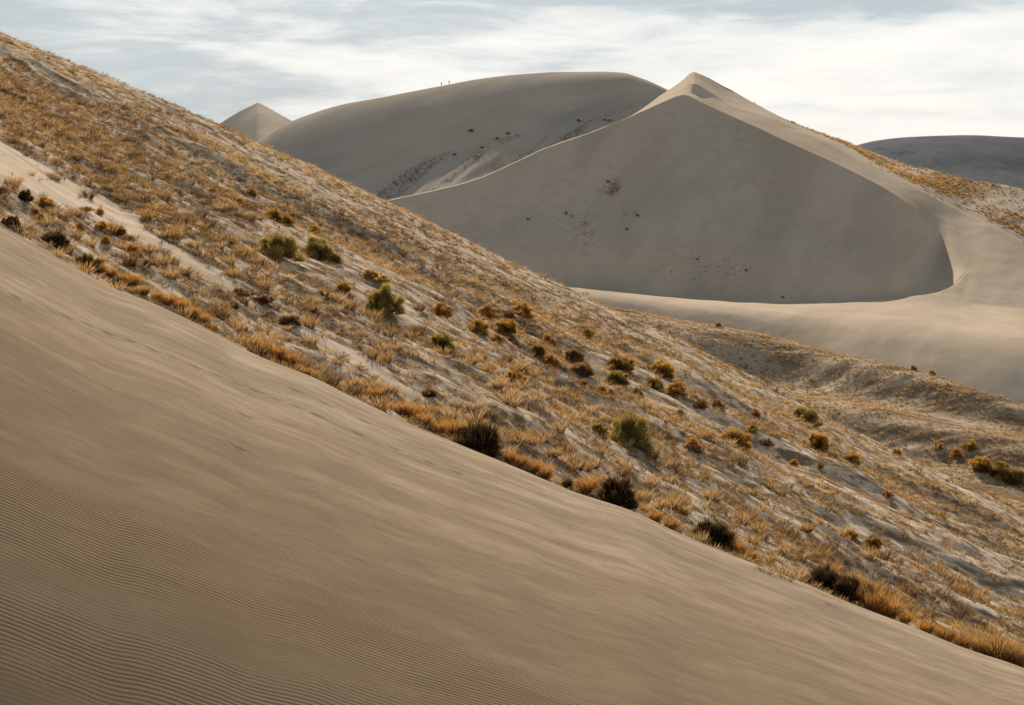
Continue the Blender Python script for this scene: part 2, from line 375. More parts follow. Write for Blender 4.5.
# ------------------------------------------------------------------ plants
def blades(base, tip, width, c0, c1, bend=.0, jit=.12, seg=2):
    """thin tapering blades; returns verts, tris, colours"""
    n = len(base); ax = tip-base; ln = np.linalg.norm(ax, axis=1, keepdims=True)
    rnd = rng.normal(size=(n,3)); side = np.cross(ax, rnd); side /= np.linalg.norm(side, axis=1, keepdims=True)+1e-9
    w = np.broadcast_to(np.asarray(width).reshape(-1,1), (n,1))
    br = (1+jit*rng.normal(size=(n,1))).clip(.4,1.7)
    b = np.zeros((n,3)); b[:,2] = 1
    mid = base+ax*.55+b*ln*bend*.6*rng.uniform(.3,1,(n,1))
    if seg == 1:
        v = np.stack([base-side*w*.5, base+side*w*.5, tip], 1); f = np.arange(n*3).reshape(n,3)
        c = np.stack([c0*br, c0*br, c1*br], 1)
        return v.reshape(-1,3), f, c.reshape(-1,3)
    v = np.stack([base-side*w*.5, base+side*w*.5, mid-side*w*.45, mid+side*w*.45, tip], 1)
    i = np.arange(n)[:,None]*5
    f = np.concatenate([i+[0,1,3], i+[0,3,2], i+[2,3,4]])
    cm = c0*.45+c1*.55
    c = np.stack([c0*br, c0*br, cm*br, cm*br, c1*br], 1)
    return v.reshape(-1,3), f, c.reshape(-1,3)
def join(parts):
    vs, fs, cs, o = [], [], [], 0
    for v, f, c in parts: vs.append(v); fs.append(f+o); cs.append(c); o += len(v)
    return np.concatenate(vs), np.concatenate(fs), np.concatenate(cs)
def A3(*c): return np.array([c], float)

def tuft(n, h, spread, w, c0, c1, seg=2):
    a = rng.uniform(0, 2*math.pi, n); r = np.sqrt(rng.uniform(0, 1, n))*spread*.28
    base = np.stack([r*np.cos(a), r*np.sin(a), np.full(n, -.04)], 1)
    hh = h*rng.uniform(.45, 1, n); ln = spread*rng.uniform(.25, 1.1, n)
    a2_ = a+rng.normal(0, .5, n)
    tip = base+np.stack([ln*np.cos(a2_), ln*np.sin(a2_), hh+.04], 1)
    mixr = rng.uniform(0, 1, (n,1)); cc1 = c1*(1-.35*mixr)+c0*.35*mixr
    v, f, c = blades(base, tip, w, np.repeat(c0, n, 0), cc1, bend=.18, seg=seg)
    return v, f, c
def dome(n, R, H, w, c0, c1, lean=0, seg=2, core=.1, lob=3):
    """rounded twiggy bush: stems fan from the root to an uneven dome"""
    a = rng.uniform(0, 2*math.pi, n); z = rng.uniform(.04, 1, n)**.8
    ph = rng.uniform(0, 6.28, 6)
    lump = 1+.19*np.sin(a*lob+ph[0])+.14*np.sin(a*5+ph[1]+z*5)+.09*np.sin(z*9+ph[2]+a*2)
    rr = np.sqrt(1-z**2)*.96+.04; k = lump*(1-.5*rng.uniform(0, 1, n)**2.2)
    d = np.stack([np.cos(a)*rr*R*k, np.sin(a)*rr*R*k, (z*H*k)], 1)
    s = np.where(rng.uniform(size=(n,1)) < .06, rng.uniform(core, max(.62, core+.05), (n,1)), rng.uniform(.74, .9, (n,1))); base = d*s*np.array([[.9,.9,.8]]); 
    tip = d+np.stack([np.zeros(n), np.zeros(n), .06*H*rng.uniform(0,1,n)], 1)+rng.normal(0, .045*R, (n,3))
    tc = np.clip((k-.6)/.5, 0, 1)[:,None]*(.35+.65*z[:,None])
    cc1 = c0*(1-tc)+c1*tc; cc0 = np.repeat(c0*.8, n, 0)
    return blades(base, tip, w, cc0, cc1, bend=.1, seg=seg)

TAN = (A3(.28,.20,.10), A3(.78,.60,.33)); PALE = (A3(.36,.28,.17), A3(.82,.67,.43)); RUST = (A3(.17,.12,.065), A3(.50,.36,.20))
GREY = (A3(.13,.095,.065), A3(.30,.21,.135)); GOLD = (A3(.30,.175,.065), A3(.82,.53,.19)); OCH = (A3(.20,.13,.04), A3(.84,.58,.18))
OLI = (A3(.15,.125,.045), A3(.70,.54,.18)); GRN = (A3(.17,.145,.05), A3(.66,.56,.22)); DARK = (A3(.035,.026,.017), A3(.15,.105,.06)); DBR = (A3(.05,.033,.02), A3(.24,.155,.08))
DULL = (A3(.24,.16,.07), A3(.76,.54,.25))

# tuft templates: detailed for the near individuals, sparse for the mass
near_t = [tuft(90, .25, .22, .010, *p) for p in (TAN, PALE, RUST, TAN, GREY, DULL)]+[dome(130, .25, .22, .010, *p) for p in ()]
mass_t = [tuft(26, .21, .22, .020, *p, seg=1) for p in (TAN, PALE, RUST, TAN, GREY, DULL, TAN, PALE)]+[dome(44, .24, .20, .020, *p, seg=1) for p in (GREY, RUST, TAN, DULL)]

def scatter(P, n, dens):
    """random points of a sheet; density per square metre of ground times dens(qx,qy,P)"""
    a = P[1:,:-1]-P[:-1,:-1]; b = P[:-1,1:]-P[:-1,:-1]
    ar = np.abs(a[...,0]*b[...,1]-a[...,1]*b[...,0]); w = (ar*dens[:-1,:-1]).ravel(); w = w/w.sum()
    k = rng.choice(len(w), n, p=w); c = P.shape[1]-1; i, j = k//c, k % c
    s, t = rng.uniform(0,1,n), rng.uniform(0,1,n)
    s_, t_ = s[:,None], t[:,None]
    Q = P[i,j]*(1-s_)*(1-t_)+P[i+1,j]*s_*(1-t_)+P[i,j+1]*(1-s_)*t_+P[i+1,j+1]*s_*t_
    return Q
def mass(name, Q, S, T, templates, label, cat):
    parts = []
    for k, (v, f, c) in enumerate(templates):
        sel = np.where(T == k)[0]; m = len(sel)
        if not m: continue
        a = rng.uniform(0, 6.283, m); s = S[sel]
        ca, sa = np.cos(a)[:,None]*s[:,None], np.sin(a)[:,None]*s[:,None]
        x = v[None,:,0]*ca-v[None,:,1]*sa; y = v[None,:,0]*sa+v[None,:,1]*ca; z = v[None,:,2]*s[:,None]*rng.uniform(.75,1.2,(m,1))
        vv = np.stack([x, y, z], -1)+Q[sel][:,None,:]
        br = rng.uniform(.7, 1.2, (m,1,1))
        cc = np.broadcast_to(c[None], (m,)+c.shape)*br
        ff = f[None]+(np.arange(m)*len(v))[:,None,None]
        parts.append((vv.reshape(-1,3), ff.reshape(-1,3), cc.reshape(-1,3)))
    v, f, c = join(parts); o = mesh_np(name, v, f, M_plant, c, smooth=False)
    o['kind'] = 'stuff'; o['label'] = label; o['category'] = cat; return o

# hillside cover
X, Y = PH[...,0], PH[...,1]; qx, qy = proj(PH)
crH = CREST(pH)[None,:]; siH = SIL(pH)[None,:]; fr = np.clip((crH-qy)/(crH-siH), 0, 1.2)
gx, gy = rotc(X, Y, -1.33)
lx, ly = rotc(X, Y, -.35); patch = fbm(lx*.09, ly*.30, 4, 91); clump = fbm(X*.7, Y*.7, 3, 95)
dens = .28+1.3*sm(-.26, .28, patch+.35*clump)
dens *= 1-.97*sm(.25, .6, bare)
ulb = np.exp(-((qy-(95+.62*qx))/34)**2)*sm(420, 200, qx); dens += .65*ulb*sm(-.5,.1,patch)*(1-sm(.25,.6,bare))          # thick brown band, upper left
lowb = np.exp(-((qy-(crH-34))/22)**2)*sm(380, 470, qx); dens += 1.2*lowb                 # thick band above the crest
dens *= np.where(fr > .93, .35, 1)*np.where(qx < 180, np.where((qy > tongue(qx)+14), .5, 1), 1)
dens *= (qx > -80)*(qx < 1110)*(Y > 32.6)*(Y < 84)*1.0
NT = 32000
Q = scatter(PH, NT, dens)
dq = Q[:,1]; tx, ty = proj(Q)
pv_ = vnoise(Q[:,0]*.18, Q[:,1]*.18, 99)+rng.normal(0, .22, NT)
up_l = (np.abs(ty-(95+.62*tx)) < 48) & (tx < 420)
T = np.where(pv_ < .3, rng.choice([2,4,8,5], NT), np.where(pv_ < .55, rng.choice([0,3,6,10,9], NT), rng.choice([1,7,0,5,11], NT)))
T = np.where(up_l & (rng.uniform(size=NT) < .55), rng.choice([2,4,8,9,5], NT), T)
S = rng.uniform(.35, 1.0, NT)*np.where(rng.uniform(size=NT) < .12, 1.5, 1)
# the 300 that show largest, as individuals
show = S/dq; vis = (tx > 2) & (tx < 1022) & (ty < 703) & (Q[:,1] > 33)
order = np.argsort(-(show*vis)); ind = order[:300]; rest = np.ones(NT, bool); rest[ind] = False
mass('hillside_dry_grass', Q[rest], S[rest], T[rest], mass_t, 'scattered dry tan and brown grass covering the sandy hillside', 'dry grass')
protos = []
mapT = {0:0,3:3,6:0,1:1,7:1,2:2,4:4,5:5,8:4,9:2,10:0,11:3}
for k, (v, f, c) in enumerate(near_t):
    me = mesh_np('grass_tuft', v, f, M_plant, c, smooth=False); protos.append(me); COL.objects.unlink(me)
kinds = ['dry tan grass tuft','pale straw grass tuft','rusty brown grass tuft','dry tan grass tuft','grey brown grass tuft','dull orange grass tuft','round grey brown twiggy tuft','round rusty twiggy tuft','round tan twiggy tuft']
for i in ind:
    k = mapT[int(T[i])]; o = protos[k].copy(); o.name = 'grass_tuft'; COL.objects.link(o)
    o.location = Q[i]; s = float(S[i]); o.scale = (s, s, s*random.uniform(.8, 1.15)); o.rotation_euler = (0, 0, random.uniform(0, 6.28))
    o['label'] = 'one '+kinds[k]+' among the many growing on the sunlit hillside'; o['category'] = 'grass tuft'; o['group'] = kinds[k].replace('tuft','tufts')+' on the hillside'
for p in protos: bpy.data.objects.remove(p)

# valley cover, star dune flank, back dune bands
X, Y = PV[...,0], PV[...,1]; qx, qy = proj(PV)
dens = .05+sm(-.35, .3, fbm(X*.05, Y*.05, 4, 101))
dens *= (qx > 560)*(qx < 1080)*(qy < 560)*1.0
NV = 13000
Qv = scatter(PV, NV, dens)
T = rng.choice([0,1,3,7,1,5,0,10], NV)
mass('valley_dry_grass', Qv, rng.uniform(.6, 1.7, NV), T, [tuft(12, .34, .30, .07, *p, seg=1) for p in (TAN,PALE,RUST,TAN,GREY,DULL,GOLD,PALE)]+[dome(16,.34,.30,.08,*p,seg=1) for p in (GREY,RUST,TAN,DULL)],
     'dry golden grass and scrub covering the valley floor', 'dry grass')
X, Y = PS[...,0], PS[...,1]; qx, qy = proj(PS)
c2c = C2c[None,:]
dens = sm(790, 900, qx)*sm(-3, -9, qy-c2c)*(.12+sm(-.2, .3, fbm(X*.06, Y*.06, 3, 111)))*(qy > C3[None,:]-1)*(Y > 395)*(Y < 520)*(qx < 1100)
dens = dens+.6*sm(700, 800, qx)*np.exp(-((qy-c2c+8)/4)**2)*(Y > 400)*(Y < 520)*sm(.0, .3, fbm(X*.1, Y*.1, 3, 113))
NS = 6000
Qs = scatter(PS, NS, dens)
mass('dune_flank_grass', Qs, rng.uniform(1.2, 2.8, NS), rng.choice(5, NS), [tuft(8, .30, .25, .10, *p, seg=1) for p in (TAN,GOLD,RUST,PALE,DULL)],
     'golden dry grass covering the right flank of the peaked dune', 'dry grass')
X, Y = PB[...,0], PB[...,1]; qx, qy = proj(PB)
bb = qy-B1[None,:]; gx, gy = rotc(X, Y, .9)
dens = sm(2, 7, bb)*sm(80, 55, bb)*sm(-.15, .2, fbm(gx*.012, gy*.10, 3, 73)+.2*fbm(X*.1,Y*.1,3,75))*(qx > 350)*(qx < 640)
NB = 15000
Qb = scatter(PB, NB, dens)
mass('dune_shadow_scrub', Qb, rng.uniform(.8, 2.2, NB), rng.choice(3, NB), [dome(14,.3,.2,.10,*p,seg=1) for p in ((A3(.20,.16,.12),A3(.34,.28,.21)),(A3(.15,.12,.09),A3(.28,.23,.17)),(A3(.24,.19,.15),A3(.38,.31,.23)))],
     'grey scrub in diagonal bands on the shaded foot of the rounded dune', 'scrub')

# ------------------------------------------------------------------ shrubs, clumps
def stems_mesh(R, H, n=22):
    vs, fs, o = [], [], 0
    for _ in range(n):
        a = random.uniform(0, 6.283); z = random.uniform(.3, 1); r = math.sqrt(1-z*z*.9)
        e = np.array([math.cos(a)*r*R*.72, math.sin(a)*r*R*.72, z*H*.72]); m = e*.5+np.array([0,0,-.04*H])+np.random.default_rng(o).normal(0, .02, 3)
        prev = None
        for p, rad in ((np.array([0,0,-.08]), .016), (m, .010), (e, .004)):
            ring = [p+np.array([math.cos(t)*rad, math.sin(t)*rad, 0]) for t in (0, 2.094, 4.189)]
            vs += ring
            if prev is not None:
                for q in range(3): fs.append((prev+q, prev+(q+1)%3, prev+3+(q+1)%3, prev+3+q))
            prev = o; o += 3
    return np.array(vs), np.array(fs)
PAL = {'far':(A3(.34,.27,.20),A3(.56,.45,.33)),'green':GRN,'olive':OLI,'ochre':OCH,'gold':GOLD,'tan':(A3(.17,.11,.055),A3(.50,.35,.17)),'brown':(A3(.17,.115,.07),A3(.48,.33,.19)),'dark':DARK,'darkbrown':DBR}
def broom(n, R, H, w, c0, c1, lobes, seg=1):
    """rabbitbrush: many upright brooms of fine stems crowded into one uneven, lopsided bush"""
    a = rng.uniform(0, 2*math.pi, lobes); z = rng.uniform(.0, 1, lobes)**.9; rr = np.sqrt(1-z**2)
    off = rng.normal(0, .10*R, 3)*np.array([1,1,0]); k = rng.uniform(.55, .92, lobes)
    C = np.stack([np.cos(a)*rr*R*k, np.sin(a)*rr*R*k, z*H*k*.8+.05*H], 1)+off
    size = rng.uniform(.20, .38, lobes)*R; tint = rng.uniform(.72, 1.2, lobes)
    j = rng.integers(0, lobes, n); u = rng.normal(size=(n,3)); u /= np.linalg.norm(u, axis=1, keepdims=True)
    u[:,2] = np.abs(u[:,2])*1.1-.25; q = rng.uniform(.45, 1.0, (n,1))
    tip = C[j]+u*size[j][:,None]*q; tip[:,2] = np.maximum(tip[:,2], .02*H)
    rad = C[j]*np.array([1,1,.3]); rad /= np.linalg.norm(rad, axis=1, keepdims=True)+1e-6
    ax = u*.45+rad*.35+np.array([0,0,.75]); ax /= np.linalg.norm(ax, axis=1, keepdims=True)
    ln = size[j][:,None]*rng.uniform(.5, 1.0, (n,1)); base = tip-ax*ln; base[:,2] = np.maximum(base[:,2], -.03)
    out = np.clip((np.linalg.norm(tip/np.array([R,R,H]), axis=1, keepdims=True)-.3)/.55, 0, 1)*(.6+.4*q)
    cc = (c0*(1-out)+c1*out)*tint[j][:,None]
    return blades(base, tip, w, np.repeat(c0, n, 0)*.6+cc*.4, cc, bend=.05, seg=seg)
cache = {}
def shrub_proto(kind, var, big):
    key = (kind, var, big)
    if key in cache: return cache[key]
    pal = PAL[kind]; n = 5200 if big else 1200
    R, H = .5, [.74,.66,.80][var]
    if kind == 'dark': H *= 1.0
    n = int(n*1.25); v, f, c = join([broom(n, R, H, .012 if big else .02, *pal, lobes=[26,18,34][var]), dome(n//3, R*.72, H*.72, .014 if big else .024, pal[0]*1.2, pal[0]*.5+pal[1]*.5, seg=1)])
    if kind in ('darkbrown','dark'):
        v2, f2, c2 = tuft(60, H*.7, .42, .012, A3(.12,.07,.03), A3(.34,.20,.09), seg=1); v, f, c = join([(v,f,c),(v2,f2,c2)])
    fo = mesh_np('foliage', v, f, M_plant, c, smooth=False); sv, sf = stems_mesh(R, H)
    st = mesh_np('stems', sv, sf, M_wood); COL.objects.unlink(fo); COL.objects.unlink(st)
    cache[key] = (fo, st); return cache[key]
labels_seen = set()
def put_shrub(sheet, pxs, x, y, w, kind, label, h=1.0, name='shrub', group=None, sink=.0):
    base = on(sheet, pxs, x, y+w*.28*h)
    h = h*.72 if kind == 'brown' else h
    s = w*base[1]/F*1.32; big = w >= 16; var = random.randrange(3)
    fo, st = shrub_proto(kind, var, big)
    r = bpy.data.objects.new(name, None); COL.objects.link(r); r.location = base-np.array([0,0,.04*s+sink]); r.rotation_euler = (random.uniform(-.14,.14),random.uniform(-.14,.14),random.uniform(0,6.28))
    r.scale = (s*random.uniform(.88,1.15), s*random.uniform(.88,1.12), s*h*random.uniform(.85,1.1))
    for p in (fo, st):
        q = p.copy(); q.name = p.name.split('.')[0]; COL.objects.link(q); q.parent = r
    assert label not in labels_seen, label
    labels_seen.add(label); r['label'] = label; r['category'] = 'shrub'
    if group: r['group'] = group
    return r
G = 'rabbitbrush shrubs dotted over the hillside'
for x, y, w, k, lb in [
 (385,302,38,'green','big round green shrub in the middle of the hillside, left of a smaller olive one'),
 (277,245,38,'green','wide green shrub high on the hillside, leftmost of the large green ones'),
 (318,250,28,'green','yellow green shrub just right of the leftmost large green shrub'),
 (334,258,20,'olive','low olive shrub touching the right side of the upper green pair'),
 (344,288,17,'ochre','small ochre shrub under the upper green pair'),
 (370,274,15,'ochre','left of two little mustard shrubs above the big middle green shrub'),
 (384,279,15,'ochre','right of two little mustard shrubs above the big middle green shrub'),
 (441,311,18,'gold','loose golden shrub above the round olive shrub at mid slope'),
 (443,341,26,'olive','round olive shrub standing alone at mid slope on pale sand'),
 (478,328,21,'ochre','bright ochre shrub with dark left side, right of the lone olive shrub'),
 (498,338,15,'ochre','small ochre shrub low on the right of the bright ochre shrub'),
 (508,327,21,'ochre','flat topped straw yellow shrub above the small ochre one'),
 (488,312,18,'gold','orange tan shrub at the top left of the mid slope cluster'),
 (510,314,12,'tan','tiny tan shrub between the two orange tan shrubs of the mid slope cluster'),
 (523,311,21,'gold','orange tan shrub at the top right of the mid slope cluster'),
 (587,333,12,'olive','small dark olive shrub close to the hill crest line'),
 (548,338,14,'gold','small golden shrub left of the dark olive one near the crest'),
 (538,350,17,'tan','pale tan shrub with a shadow on its right, below the small golden shrub'),
 (575,355,18,'tan','round tan shrub beside a long dark shadow'),
 (550,362,18,'gold','low spreading gold shrub left below the round tan shrub'),
 (618,362,26,'olive','upper of two stacked olive shrubs right of the long shadow'),
 (615,377,23,'olive','lower of two stacked olive shrubs, browner than the one above'),
 (583,368,23,'brown','brown leafless shrub inside the long dark shadow'),
 (663,371,24,'ochre','upper mustard green shrub of the overlapping pair near the crest'),
 (653,382,18,'olive','lower olive shrub of the overlapping pair near the crest'),
 (515,378,22,'ochre','gold shrub with a dark green right half, alone below the cluster'),
 (583,382,10,'ochre','very small round yellow shrub under the brown leafless shrub'),
 (602,389,12,'gold','left of two small gold shrubs above the largest green shrub'),
 (611,393,12,'gold','right of two small gold shrubs above the largest green shrub'),
 (638,394,13,'tan','pale wispy shrub right of the two small gold shrubs'),
 (677,389,17,'gold','gold shrub to the right of the overlapping mustard pair'),
 (628,433,40,'green','largest dense green shrub low on the hillside with yellow rim'),
 (600,429,16,'olive','small shrub half gold half green touching the left of the largest green shrub'),
 (680,411,9,'ochre','tiny yellow shrub midway between the largest green shrub and the crest'),
 (803,414,17,'green','small green shrub joined to the upper left of the green one at the crest'),
 (811,419,24,'green','round green shrub on the hill crest overlooking the valley'),
 (817,442,20,'ochre','mustard shrub directly below the green shrub on the crest'),
 (734,439,26,'ochre','wide mustard shrub on the right part of the hillside'),
 (744,444,15,'ochre','smaller mustard shrub fused to the right end of the wide mustard one'),
 (752,428,14,'olive','olive shrub just above the wide mustard shrub'),
 (717,403,15,'tan','right of two tan shrubs on the crest before the valley'),
 (701,404,14,'tan','left of two tan shrubs on the crest before the valley'),
 (756,413,12,'gold','small gold shrub high on the crest above the olive shrub'),
 (692,443,16,'gold','gold shrub with a dark trunk right of the largest green shrub'),
 (767,442,14,'tan','tan shrub between the wide mustard shrub and the crest mustard shrub'),
 (794,463,9,'gold','tiny gold shrub below the crest mustard shrub, the left one'),
 (821,465,9,'tan','tiny tan shrub below the crest mustard shrub, the right one'),
 (851,458,18,'ochre','flat yellow shrub on the crest right of the two tiny ones'),
 (897,452,9,'ochre','small yellow shrub near the last part of the crest'),
 (851,533,12,'ochre','small yellow shrub on the lower right hillside, left of the pale green one'),
 (873,543,17,'olive','pale green shrub alone on the lower right hillside'),
 (888,494,11,'gold','small gold shrub on the streaked sand of the right hillside'),
 (275,216,17,'ochre','mustard shrub above the leftmost large green shrub, left of its twin'),
 (288,219,15,'ochre','mustard shrub above the leftmost large green shrub, right of its twin'),
 (252,192,13,'gold','gold shrub high on the hill beside a dark shadow'),
 (240,202,11,'gold','small gold shrub below left of the one beside the dark shadow'),
 (213,190,9,'ochre','tiny mustard shrub on the dark brown part of the upper hillside'),
 (315,230,15,'gold','orange shrub above the yellow green shrub on the upper hill'),
 (240,290,20,'brown','brown twiggy shrub left of centre below the upper green shrubs'),
 (262,296,22,'brown','larger brown twiggy shrub beside the first brown one'),
 (232,304,16,'brown','brown low shrub above the golden row'),
 (290,318,24,'brown','wide brown shrub spreading over the slope above the golden clumps'),
 (430,392,16,'brown','brown twiggy shrub above the long golden clump'),
 (3,189,14,'brown','rusty shrub cut by the left edge of the picture'),
 (25,197,17,'darkbrown','dark topped brown shrub on bare sand near the left edge'),
 (45,204,17,'gold','golden shrub right of the dark topped brown shrub'),
 (85,207,15,'brown','rust brown shrub on the lower side of the bare sand tongue'),
 (100,212,11,'gold','little orange shrub touching the rust brown one on the sand tongue'),
 (35,211,9,'gold','tiny gold shrub above the black shrub at the left'),
 (41,218,10,'gold','second tiny gold shrub, just right of the black shrub at the left'),
 (100,226,15,'gold','pale gold shrub below the sand tongue, left of a tan one'),
 (116,231,16,'tan','tan shrub below the sand tongue beside a darker patch'),
 (128,236,14,'brown','brown shrub below the end of the sand tongue'),
 (133,250,15,'gold','fluffy gold shrub upslope of the golden row'),
 (131,262,13,'gold','smaller fluffy gold shrub immediately below its twin'),
 (106,241,12,'gold','small gold shrub on grey sand between the row and the tongue'),
 (81,228,12,'tan','small tan shrub on grey sand near the left end'),
 (148,262,13,'tan','tan shrub between the fluffy gold shrub and the golden row'),
]:
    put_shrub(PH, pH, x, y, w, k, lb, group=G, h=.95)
def pxon(P, pxs, x, y): return on(P, pxs, x, y)
# black-brown shrubs along the dune crest
for x, y, w, k, lb in [
 (13,222,20,'dark','almost black round shrub by the left edge where dune meets hill'),
 (55,240,27,'darkbrown','dark brown shrub behind the left end of the dune crest'),
 (86,262,24,'darkbrown','brown black shrub at the start of the golden row'),
 (479,443,46,'dark','wide black shrub on the dune crest at centre'),
 (568,484,13,'dark','tiny dark shrub between two golden clumps right of the wide black shrub'),
 (617,496,46,'dark','tall black brown shrub on the crest right of centre'),
 (709,531,42,'dark','black round shrub on the crest, rightmost of the three round black ones'),
 (828,579,44,'dark','black shrub at the left of the broad dark thicket on the lower crest'),
 (848,590,36,'darkbrown','dark brown shrub at the right of the broad dark thicket on the lower crest')]:
    put_shrub(PH, pH, x, min(y, CREST(x)-w*.30), w, k, lb, group='dark shrubs along the dune crest', name='dark_shrub', h=.8)
for x, y, w, k, lb in [
 (939,446,11,'olive','small olive shrub on the valley floor, leftmost of those in the hollow'),
 (970,446,15,'ochre','round ochre shrub casting a dark shadow in the valley hollow'),
 (957,453,13,'gold','gold shrub on the valley floor between the olive and the round ochre ones'),
 (982,466,18,'ochre','ochre shrub at the left end of the valley thicket'),
 (1000,471,22,'olive','olive shrub in the middle of the valley thicket'),
 (1014,476,26,'green','green shrub at the right end of the valley thicket'),
 (914,368,9,'gold','small orange shrub on the valley ridge below the sand bowl'),
 (932,371,7,'gold','tiny orange shrub right of the small one on the valley ridge'),
 (718,320,7,'gold','tiny gold shrub on the sand at the top end of the valley')]:
    put_shrub(PV, pV, x, y, w, k, lb, group='shrubs on the valley floor')
for x, y, w, k, lb in [
 (637,215,3,'far','small dark shrub on the shaded slip face, upper one of the lone pair'),
 (627,229,3,'far','small dark shrub on the shaded slip face, lower one of the lone pair'),
 (747,270,3,'far','dark shrub low on the shaded slip face near its foot'),
 (608,181,3,'far','little brown shrub high on the shaded slip face'),
 (566,213,3,'far','brown shrub left on the shaded slip face beside the scrub trail'),
 (528,219,2.6,'far','little brown shrub on the far left of the shaded slip face'),
 (787,297,2.6,'far','tiny dark shrub at the very foot of the shaded slip face'),
 (698,259,2.6,'far','tiny brown shrub in the lower middle of the shaded slip face')]:
    put_shrub(PS, pS, x, y, w, k, lb, group='small shrubs on the slip face')
for x, y, w, k, lb in [
 (471,130,5,'far','lone dark shrub highest on the face of the rounded dune'),
 (482,147,4,'far','dark shrub under the lone one on the rounded dune'),
 (497,138,4,'far','dark shrub right of centre above the scrub bands'),
 (508,133,4,'far','dark shrub at the upper edge of the scrub bands'),
 (455,154,4,'far','dark shrub left at the upper edge of the scrub bands'),
 (579,120,5,'far','dark shrub at the right end of the scrub bands'),
 (605,119,4,'far','left of two dark shrubs beside the star dune ridge'),
 (610,120,4,'far','right of two dark shrubs beside the star dune ridge')]:
    put_shrub(PB, pB, x, y, w, k, lb, group='dark shrubs on the rounded dune')
# scrub trail on the slip face (too small to count)
X, Y = PS[...,0], PS[...,1]; qx, qy = proj(PS)
dens = np.exp(-((qx-(655-.55*(qy-170)-30))/9)**2)*np.exp(-((qy-205)/22)**2)+.5*np.exp(-((qx-560)/40)**2-((qy-218)/9)**2)+.12*np.exp(-((qx-715)/40)**2-((qy-268)/14)**2)
dens *= (Y > 340)*(Y < 445)*sm(.0,.3,fbm(X*.12,Y*.12,3,121))
Qt = scatter(PS, 1100, dens)
mass('slip_face_scrub', Qt, rng.uniform(.4, 1.4, 1100), rng.choice(2, 1100), [tuft(8,.2,.3,.08,*p,seg=1) for p in ((A3(.3,.22,.14),A3(.5,.38,.26)),(A3(.36,.28,.2),A3(.6,.48,.34)))], 'sparse grey tufts trailing down the shaded slip face', 'scrub')

# golden grass clumps behind the foreground crest
gproto = []
for k, p in enumerate((GOLD, GOLD, (A3(.30,.18,.07),A3(.76,.48,.18)), DULL)):
    a = tuft(520, .5, .30, .009, *p); b = dome(420, .42, .46, .009, *p)
    v, f, c = join([a, b]); o = mesh_np('grass_clump', v, f, M_plant, c, smooth=False); COL.objects.unlink(o); gproto.append(o)
segs = [('long row at the upper left', [(100,268,15),(111,272,15),(122,277,15),(133,282,15),(145,289,17),(157,295,17),(168,300,17),(180,306,17),(192,313,17),(203,319,17),(213,326,15)]),
        ('short row left of the central sandy gap', [(252,343,15),(264,348,17),(277,354,17),(290,360,15),(298,367,12),(307,373,17)]),
        ('row left of the wide black shrub', [(355,384,11),(374,394,13),(402,409,19),(412,414,20),(424,420,20),(439,427,22),(455,431,21)]),
        ('row right of the wide black shrub', [(509,456,18),(521,461,18),(533,467,18),(545,473,17),(586,487,20)]),
        ('pair between the two round black shrubs right of centre', [(655,516,20),(671,523,20)]),
        ('group right of the rightmost round black shrub', [(738,548,20),(752,554,15)]),
        ('row right of the broad dark thicket', [(873,603,24),(889,610,24),(905,618,16),(926,628,26),(945,637,26),(962,644,18)]),
        ('row at the lower right corner', [(982,648,24),(998,653,30),(1016,660,34)])]
ORD = ['first','second','third','fourth','fifth','sixth','seventh','eighth','ninth','tenth','last']
for ds, L_ in segs:
    for i, (x, y, w) in enumerate(L_):
        base = on(PH, pH, x, min(y+w*.3, CREST(x)-1.0))
        s = w*base[1]/F*1.4*random.uniform(.75,1.3); o = random.choice(gproto[:3]) if 'corner' not in ds else gproto[3]
        o = o.copy(); o.name = 'grass_clump'; COL.objects.link(o)
        o.location = base-np.array([0,0,.02]); o.scale = (s*1.15, s*1.15, s*1.15); o.rotation_euler = (0,0,random.uniform(0,6.28))
        o['label'] = ('dull brown' if 'corner' in ds else 'golden')+' grass clump, '+(ORD[i] if len(L_) > 2 else ['left','right'][i])+' of the '+ds
        o['category'] = 'grass clump'; o['group'] = 'golden grass clumps behind the dune crest'
# small loose ball of grass under the first row, faint tuft on the bare sand
for x, y, w, pr, lb in [(203,327,9,0,'small round golden ball of grass alone on the sand under the first golden row')]:
    base = on(PH, pH, x, y); o = gproto[pr].copy(); o.name = 'grass_clump'; COL.objects.link(o); s = w*base[1]/F*1.1
    o.location = base; o.scale = (s,)*3; o['label'] = lb; o['category'] = 'grass clump'
v, f, c = tuft(60, .22, .28, .007, A3(.16,.11,.05), A3(.38,.30,.14))
for x, y, lb in [(762,573,'sparse greenish tuft on the bare sand edge, left of two faint ones'),(783,580,'sparse grey tuft on the bare sand edge, right of two faint ones')]:
    o = mesh_np('grass_tuft', v, f, M_plant, c, smooth=False); o.location = on(PF, pF, x, y); o.scale = (1.2,1.0,.8)
    o['label'] = lb; o['category'] = 'grass tuft'

